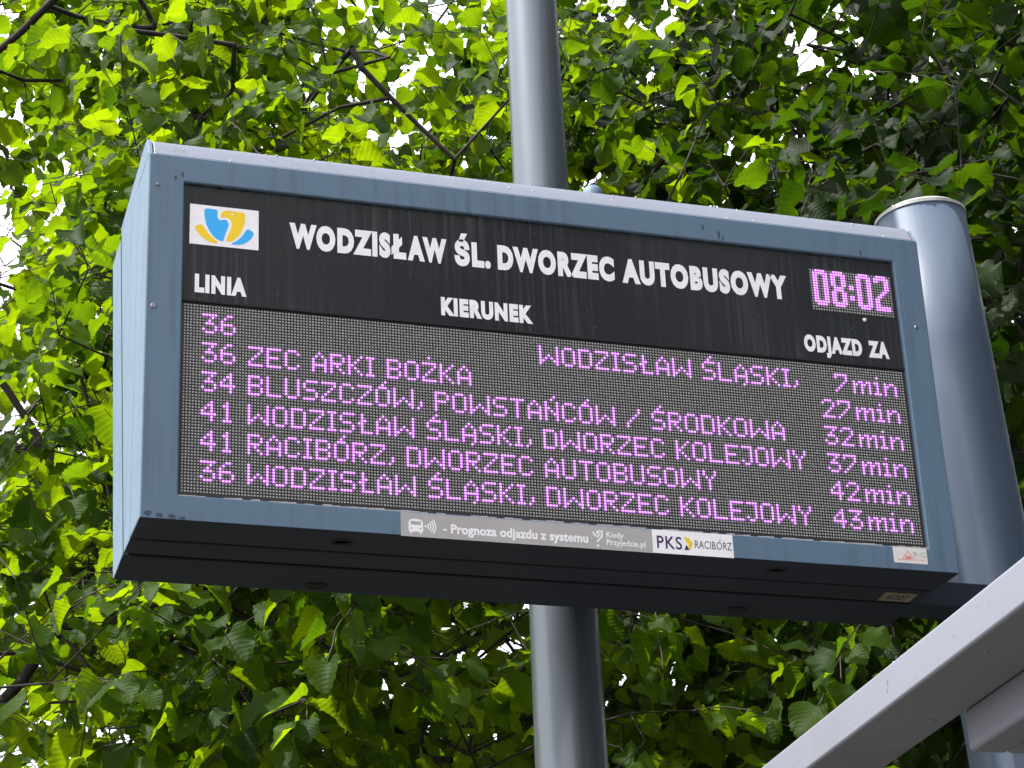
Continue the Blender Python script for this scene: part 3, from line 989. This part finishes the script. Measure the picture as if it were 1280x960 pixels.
def joined_leaves(name, mats, var_ids, m, parent, tints):
    """mats: list of 4x4 numpy; one stuff object"""
    off = root_loc(parent)
    VV, FF, UU, TT = [], [], [], []
    base = 0
    for Mx, vi, ti in zip(mats, var_ids, tints):
        V, F, UVv = LV[vi]
        P = V @ Mx[:3, :3].T + Mx[:3, 3]
        VV.append(P); FF.append(F + base); UU.append(UVv); TT.append(np.full(len(V), ti))
        base += len(V)
    V = np.concatenate(VV) - np.array(off)
    F = np.concatenate(FF)
    UVv = np.concatenate(UU); T = np.concatenate(TT)
    me = bpy.data.meshes.new(name)
    me.vertices.add(len(V)); me.vertices.foreach_set('co', V.astype(np.float32).ravel())
    me.loops.add(len(F) * 3); me.loops.foreach_set('vertex_index', F.astype(np.int32).ravel())
    me.polygons.add(len(F)); me.polygons.foreach_set('loop_start', (np.arange(len(F)) * 3).astype(np.int32))
    me.polygons.foreach_set('loop_total', np.full(len(F), 3, np.int32))
    me.polygons.foreach_set('use_smooth', np.ones(len(F), bool))
    me.update(calc_edges=True)
    uvl = me.uv_layers.new(name='uv')
    uvl.data.foreach_set('uv', UVv[F.ravel()].astype(np.float32).ravel())
    at = me.attributes.new('tint', 'FLOAT', 'POINT')
    at.data.foreach_set('value', T.astype(np.float32))
    me.materials.append(m)
    o = bpy.data.objects.new(name, me)
    C.objects.link(o)
    o.parent = parent
    o['kind'] = 'stuff'
    return o


def grow(trunks, targets, r, step=.16):
    """nodes grown from trunk polylines to the targets; returns pos, parent, list of twig end nodes"""
    pos = np.zeros((60000, 3)); par = np.full(60000, -1, int)
    n = 0
    for pl in trunks:
        att = pl[0]
        prev = att
        for p in pl[1:]:
            pos[n] = p; par[n] = prev; prev = n; n += 1
    T = np.array(targets)
    d0 = np.array([np.min(np.linalg.norm(pos[:n] - t, axis=1)) for t in T])
    order = np.argsort(d0)
    ends = []
    for i in order:
        t = T[i]
        dv = pos[:n] - t
        # prefer nodes lower than the target and further in
        d = np.linalg.norm(dv, axis=1) + np.maximum(dv[:, 2], 0) * .6
        k = int(np.argmin(d))
        p0 = pos[k].copy()
        L = np.linalg.norm(t - p0)
        m_ = max(1, int(L / step))
        ctrl = (p0 + t) / 2 + np.array([r.uniform(-.12, .12), r.uniform(-.12, .12), r.uniform(.0, .22)]) * L
        prev = k
        for j in range(1, m_ + 1):
            s = j / m_
            p = (1 - s) ** 2 * p0 + 2 * s * (1 - s) * ctrl + s * s * t + np.array([r.uniform(-1, 1) for _ in range(3)]) * .012
            pos[n] = p; par[n] = prev; prev = n; n += 1
        ends.append(prev)
    return pos[:n], par[:n], ends


def branch_mesh(pos, par, rad, sel, seg=5):
    V, F = [], []
    for i in sel:
        p = par[i]
        if p < 0: continue
        a, b_ = pos[p], pos[i]
        t = b_ - a
        L = np.linalg.norm(t)
        if L < 1e-5: continue
        t = t / L
        u = np.cross(t, (0.3, .1, .95) if abs(t[2]) < .9 else (1, 0, 0)); u /= np.linalg.norm(u)
        w_ = np.cross(t, u)
        s = len(V)
        ra, rb = min(rad[p], rad[i] * 1.35), rad[i]
        for c, rr in ((a, ra), (b_ + t * rb * .4, rb)):
            for k in range(seg):
                th = 2 * math.pi * k / seg
                V.append(tuple(c + (u * math.cos(th) + w_ * math.sin(th)) * rr))
        F += [(s + k, s + (k + 1) % seg, s + seg + (k + 1) % seg, s + seg + k) for k in range(seg)]
    return V, F


def frame_matrix(p, axis, normal, scale):
    y = axis / np.linalg.norm(axis)
    z = normal - y * np.dot(normal, y)
    z /= np.linalg.norm(z) + 1e-9
    x = np.cross(y, z)
    Mx = np.eye(4)
    Mx[:3, 0] = x * scale; Mx[:3, 1] = y * scale; Mx[:3, 2] = z * scale; Mx[:3, 3] = p
    return Mx


board_px = [(140, 180), (1200, 290), (1240, 780), (140, 730)]


def hidden(px, py):
    return (px > 150) & (px < 1190) & (py > 215 + (px - 190) * .11) & (py < 722 + (px - 144) * .06)


def make_tree(name, label, trunks, targets, seed, leafm, base, leaves_per=(6, 9), nind=300, lscale=(.62, 1.14), barkm='bark', sun_bias=.35, group=None, rmin=.0015):
    r = random.Random(seed)
    rt = thing(name, base, label, 'tree', group)
    pos, par, ends = grow(trunks, targets, r)
    nb = len(pos)
    # twigs
    P = [p for p in pos]; Q = list(par)
    mats, vids = [], []
    for e in ends:
        p = pos[e]
        g = par[e]
        d = pos[e] - pos[g] if g >= 0 else np.array([0, 0, 1.])
        d = d / (np.linalg.norm(d) + 1e-9)
        for _tw in range(r.choice((1, 2, 2))):
            az = r.uniform(0, 2 * math.pi)
            d2 = d * .8 + np.array([math.cos(az), math.sin(az), r.uniform(-.35, .35)]) * .9
            d2 /= np.linalg.norm(d2)
            L = r.uniform(.22, .42)
            prev = e
            cur = p.copy()
            nl = r.randint(*leaves_per)
            segs = 4
            for j in range(segs):
                d2 = d2 + np.array([0, 0, -.10]) + np.array([r.uniform(-.12, .12) for _ in range(3)])
                d2 /= np.linalg.norm(d2)
                nxt = cur + d2 * L / segs
                P.append(nxt); Q.append(prev); prev = len(P) - 1
                for q in range(max(1, round(nl / 2 / segs + r.uniform(-.3, .5)))):
                    s = r.random()
                    lp_ = cur + (nxt - cur) * s
                    side = 1 if (j + q) % 2 else -1
                    hz = np.cross(d2, (0, 0, 1.)); hz /= np.linalg.norm(hz) + 1e-9
                    ax = hz * side * r.uniform(.5, 1.1) + d2 * r.uniform(.3, .9) + np.array([0, 0, r.uniform(-.95, -.05)])
                    ax /= np.linalg.norm(ax)
                    nrm = np.array([r.gauss(-.25, .42), r.gauss(-.10, .42), 1.0])
                    scl = r.uniform(*lscale) * (1.0 if j < 3 else .8)
                    mats.append(frame_matrix(lp_ + ax * .03, ax, nrm, scl)); vids.append(r.randrange(NV))
                cur = nxt
            # terminal leaf
            ax = d2 + np.array([0, 0, -.5]); ax /= np.linalg.norm(ax)
            mats.append(frame_matrix(cur + ax * .02, ax, np.array([r.gauss(-.2, .4), r.gauss(0, .4), 1.]), r.uniform(.55, .9))); vids.append(r.randrange(NV))
    P = np.array(P); Q = np.array(Q)
    # pipe-model radii
    rad2 = np.zeros(len(P))
    for i in range(len(P) - 1, -1, -1):
        if rad2[i] == 0: rad2[i] = rmin ** 2.3
        if Q[i] >= 0: rad2[Q[i]] += rad2[i]
    rad = rad2 ** (1 / 2.3) + .0004
    ntr = len(trunks[0]) - 1
    rad[:ntr] = np.maximum(rad[:ntr], np.linspace(.085, .03, ntr))
    kk = ntr
    for pl in trunks[1:]:
        n_ = len(pl) - 1
        rad[kk:kk + n_] = np.minimum(np.maximum(rad[kk:kk + n_], np.linspace(.016, .006, n_)), .022)
        kk += n_
    rad[ntr:] = np.minimum(rad[ntr:], .022)
    V, F = branch_mesh(P, Q, rad, range(1, ntr), 12)
    obj('trunk', V, F, MT[barkm], rt, smooth=True)
    k = ntr
    for pl in trunks[1:]:
        n_ = len(pl) - 1
        V, F = branch_mesh(P, Q, rad, range(k, k + n_), 8)
        if V: obj('branch', V, F, MT[barkm], rt, smooth=True)
        k += n_
    V, F = branch_mesh(P, Q, rad, range(k, nb), 5)
    obj('boughs', V, F, MT[barkm], rt, kind='stuff', smooth=True)
    V, F = branch_mesh(P, Q, rad, range(nb, len(P)), 4)
    obj('twigs', V, F, MT['twig' if barkm == 'bark' else barkm], rt, kind='stuff', smooth=True)
    if not mats: return rt
    MM = np.array(mats)
    cen = MM[:, :3, 3] + MM[:, :3, 1] * .05
    px, py, dz = project(cen)
    inv = (px > 0) & (px < 1280) & (py > 0) & (py < 960) & (dz > 0)
    vis = inv & ~hidden(px, py)
    # facing area on screen
    view = (cen - CW) / np.linalg.norm(cen - CW, axis=1)[:, None]
    face = np.abs(np.sum(view * MM[:, :3, 2], axis=1)) * np.linalg.norm(MM[:, :3, 1], axis=1)
    score = np.where(vis, face / dz ** 2 * (1.0 / (1 + np.maximum(dz - 6.5, 0))), -1)
    idx = np.argsort(-score)[:nind]
    idx = [i for i in idx if score[i] > 0]
    chosen = set(int(i) for i in idx)
    meshes = [leaf_mesh(v, leafm) for v in LV[:NV]] if chosen else []
    off = np.array(rt.location)
    for i in sorted(chosen):
        o = bpy.data.objects.new('leaf', meshes[vids[i]])
        C.objects.link(o)
        o.parent = rt
        Mx = MM[i].copy(); Mx[:3, 3] -= off
        o.matrix_local = Matrix(Mx.tolist())
    rest = [i for i in range(len(mats)) if i not in chosen]
    near = vis & (dz < 8.2)
    vids = [v if near[i] else v + NV for i, v in enumerate(vids)]
    joined_leaves('foliage', [MM[i] for i in rest], [vids[i] for i in rest], leafm, rt, [r.random() for _ in rest])
    return rt


def poly(p0, p1, n, wob, r, bow=(0, 0, 0)):
    p0, p1 = np.array(p0, float), np.array(p1, float)
    out_ = []
    for k in range(n):
        s = k / (n - 1)
        p = p0 + (p1 - p0) * s + np.array(bow) * 4 * s * (1 - s)
        if 0 < k < n - 1: p = p + np.array([r.uniform(-1, 1) for _ in range(3)]) * wob
        out_.append(tuple(p))
    return out_


def limbs(tr, n, r, zmin, length, spread):
    """trunk plus boughs leaving it; returns list of polylines, first element of each is its parent index"""
    out_ = [[-1] + tr]
    cnt = len(tr)
    for k in range(n):
        i = r.randrange(int(len(tr) * zmin), len(tr))
        az = 2 * math.pi * (k + r.uniform(-.3, .3)) / n
        L = length * r.uniform(.6, 1.1)
        p0 = np.array(tr[i])
        p1 = p0 + np.array([math.cos(az) * spread, math.sin(az) * spread, r.uniform(.25, .8)]) * L
        pl = poly(p0, p1, 8, .04 * L / 2, r, (0, 0, .06 * L))[1:]
        out_.append([i] + pl)
    return out_


def frust(p, m=0):
    px, py, d = project(np.array([p]))
    return (-m < px[0] < 1280 + m) and (-m < py[0] < 960 + m) and d[0] > 0


def sample_targets(box_, n_in, n_out, r, clump=.95, thr=0.0, cond=None):
    x0, x1, y0, y1, z0, z1 = box_
    ins, outs = [], []
    tries = 0
    while (len(ins) < n_in or len(outs) < n_out) and tries < 400000:
        tries += 1
        p = (r.uniform(x0, x1), r.uniform(y0, y1), r.uniform(z0, z1))
        if cond and not cond(p): continue
        if noise.noise(Vector(p) * clump) < thr + r.uniform(-.08, .08): continue
        if frust(p, 60):
            if len(ins) < n_in: ins.append(p)
        elif len(outs) < n_out: outs.append(p)
    return ins + outs


r1 = random.Random(21)


# open pockets in the crowns (centre x, z, half width, half height), each reaching from front to back of the crown;
# the crowns rise away from the street, and the pockets with them
GAPS = [(-0.04, 5.4, 0.26, 0.33), (0.1, 5.75, 0.25, 0.17), (-0.1, 5.88, 0.22, 0.17), (-0.03, 4.82, 0.18, 0.16), (-0.04, 4.34, 0.14, 0.17), (0.09, 3.52, 0.38, 0.22), (0.52, 3.55, 0.19, 0.15), (1.63, 3.6, 0.13, 0.16), (1.63, 6.3, 0.15, 0.17)]


def dome(p, zt):
    for gx, gz, gw, gh in GAPS:
        dy = p[1] - 3.0
        if ((p[0] - gx - dy * .10) / gw) ** 2 + ((p[2] - gz - dy * .42) / gh) ** 2 < 1 and abs(dy) < 2.2 and rnd.random() < .85: return False
    return p[1] > 1.35 + max(0, p[2] - 3.7) * .5 and p[2] < zt + (p[1] - 1.3) * .8


# --- left hazel: its crown fills the left of the view
tr = poly((-1.9, 4.4, 0), (-0.9, 3.6, 6.2), 22, .05, r1, (.25, 0, 0))
tl = limbs(tr, 7, r1, .35, 2.0, .85)
tl.append([14] + poly((-.7, 2.9, 4.75), (-.22, 2.6, 4.59), 4, .01, r1) + [(-.12, 2.6, 4.48), (-.02, 2.6, 4.33), (.08, 2.6, 4.19), (.15, 2.6, 3.99), (.3, 2.6, 3.8)])
tl.append([12] + poly((-.8, 2.9, 4.1), (-.17, 2.6, 4.22), 4, .01, r1) + [(-.06, 2.6, 4.29), (.05, 2.6, 4.31), (.2, 2.6, 4.4)])
tl.append([9] + poly((-.7, 3.2, 3.2), (-.12, 2.8, 3.48), 4, .01, r1) + [(-.01, 2.8, 3.61), (.06, 2.8, 3.74), (.16, 2.8, 3.82), (.3, 2.8, 4.0)])
tg = sample_targets((-2.6, .95, 1.45, 4.6, 2.4, 7.4), 520, 160, r1, thr=-.05, cond=lambda p: dome(p, 4.9))
make_tree('hazel_tree', 'bright yellow-green broad-leaved tree behind the left end of the board', tl, tg, 31, MT['leaf'], (-1.9, 4.4, 0), group='leafy trees behind the departure board')
# --- middle tree: dark leaning trunk below the board
def dense(P, step=.3):
    out_ = [P[0]]
    for a, b_ in zip(P, P[1:]):
        a, b_ = np.array(a, float), np.array(b_, float)
        m_ = max(1, int(np.linalg.norm(b_ - a) / step))
        for q in range(1, m_ + 1):
            out_.append(tuple(a + (b_ - a) * q / m_ + np.array([r1.uniform(-1, 1) for _ in range(3)]) * .012))
    return out_
tr = dense([(3.3, 5.3, 0), (2.6, 5.15, 2.2), (1.86, 5.0, 3.94), (1.66, 5.0, 4.19), (1.49, 5.0, 4.51), (1.2, 4.9, 5.5), (1.0, 4.8, 7.4)])
tl = limbs(tr, 9, r1, .4, 2.2, .9)
tl.append([len(tr) - 12] + dense([(1.3, 4.2, 3.9), (1.45, 3.4, 3.78), (1.62, 3.4, 3.81), (1.74, 3.4, 3.88), (1.83, 3.4, 3.95), (2.1, 3.3, 4.2)]))
tl.append([len(tr) - 6] + dense([(.9, 3.6, 6.0), (.94, 2.4, 5.75), (.98, 2.4, 5.66), (1.08, 2.4, 5.58), (1.17, 2.4, 5.5), (1.3, 2.4, 5.35)]))
tg = sample_targets((.2, 2.9, 1.35, 6.6, 2.4, 8.2), 1080, 260, r1, thr=-.32, cond=lambda p: dome(p, 5.2))
make_tree('hazel_tree', 'leafy tree with a dark leaning trunk seen below the middle of the board', tl, tg, 32, MT['leaf'], (3.3, 5.3, 0), group='leafy trees behind the departure board')
# --- right tree: dense, its deep shade put into the leaf colour
tr = poly((4.6, 4.6, 0), (4.0, 4.4, 8.0), 24, .05, r1, (.3, 0, 0))
tl = limbs(tr, 10, r1, .35, 2.3, .9)
tg = sample_targets((2.3, 6.2, 1.15, 7.0, 2.2, 8.6), 1350, 650, r1, thr=-.9)
make_tree('linden_tree', 'dense tree with shade-darkened leaves behind the capped post at the right', tl, tg, 33, MT['leafdark'], (4.6, 4.6, 0), group='leafy trees behind the departure board', lscale=(.8, 1.3))
# --- bare twiggy tree far behind at the left
tr = poly((-.4, 9.6, 0), (-.2, 9.4, 8.6), 24, .06, r1)
tl = limbs(tr, 9, r1, .3, 2.2, .9)
tg = sample_targets((-2.2, 2.2, 8.2, 10.8, 2.5, 9.0), 260, 60, r1, thr=-.4)
def bare_tree():
    r = random.Random(5)
    rt = thing('bare_tree', (-.4, 9.6, 0), 'bare reddish twiggy tree far behind the leaves at the lower left', 'tree')
    pos, par, ends = grow(tl, tg, r)
    P = [p for p in pos]; Q = list(par); nb = len(pos)
    for e in ends:
        for _ in range(4):
            cur = pos[e].copy(); prev = e
            d = np.array([r.uniform(-1, 1), r.uniform(-1, 1), r.uniform(-.3, 1)]); d /= np.linalg.norm(d)
            for j in range(4):
                d = d + np.array([r.uniform(-.25, .25) for _ in range(3)]); d /= np.linalg.norm(d)
                cur = cur + d * .13
                P.append(cur.copy()); Q.append(prev); prev = len(P) - 1
    P = np.array(P); Q = np.array(Q)
    rad2 = np.zeros(len(P))
    for i in range(len(P) - 1, -1, -1):
        if rad2[i] == 0: rad2[i] = .0016 ** 2.3
        if Q[i] >= 0: rad2[Q[i]] += rad2[i]
    rad = rad2 ** (1 / 2.3) + .0004
    nt_ = len(tl[0]) - 1
    V, F = branch_mesh(P, Q, rad, range(1, nt_), 10); obj('trunk', V, F, MT['barebark'], rt, smooth=True)
    k = nt_
    for pl in tl[1:]:
        V, F = branch_mesh(P, Q, rad, range(k, k + len(pl) - 1), 6); obj('branch', V, F, MT['barebark'], rt, smooth=True); k += len(pl) - 1
    V, F = branch_mesh(P, Q, rad, range(k, len(P)), 3); obj('twigs', V, F, MT['barebark'], rt, kind='stuff')
bare_tree()
# --- trees beside and behind the camera, mirrored in the glossy posts
def far_tree(x, y, label, seed, h=9.0, rad=2.6, n=1500, s=2.6):
    r = random.Random(seed)
    rt = thing('street_tree', (x, y, 0), label, 'tree', 'trees across the pavement')
    V, F = tube([(x, y, 0), (x + .1, y, h * .4), (x, y + .1, h * .8)], [.17, .13, .05], 10)
    obj('trunk', V, F, MT['bark'], rt, smooth=True)
    mats, vids = [], []
    while len(mats) < n:
        v = np.array([r.uniform(-1, 1) for _ in range(3)])
        q = np.linalg.norm(v)
        if q > 1: continue
        if r.random() > .35 + q * .65: continue
        p = np.array([x, y, h * .6]) + v * np.array([rad, rad, h * .42])
        ax = np.array([r.gauss(0, 1), r.gauss(0, 1), r.uniform(-.8, 0)]); ax /= np.linalg.norm(ax)
        mats.append(frame_matrix(p, ax, np.array([r.gauss(0, .5), r.gauss(0, .5), 1.]), s * r.uniform(.7, 1.3))); vids.append(r.randrange(NV))
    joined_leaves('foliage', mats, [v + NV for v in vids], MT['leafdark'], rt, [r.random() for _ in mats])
far_tree(2.2, -9.5, 'dark leafy street tree straight behind the viewer', 64, 11, 3.2, 2600)
far_tree(5.4, -7.0, 'dark leafy street tree behind the viewer to the right', 61, 11.5, 3.4, 3000)
far_tree(9.4, -5.2, 'dark leafy street tree at the far right behind the viewer', 63, 12, 3.4, 3000)
far_tree(6.9, -1.3, 'dark leafy street tree right of the bus shelter', 62, 11.5, 3.1, 3000)
far_tree(9.5, 2.0, 'dark leafy street tree right of the dense linden', 65, 12, 3.3, 2600)
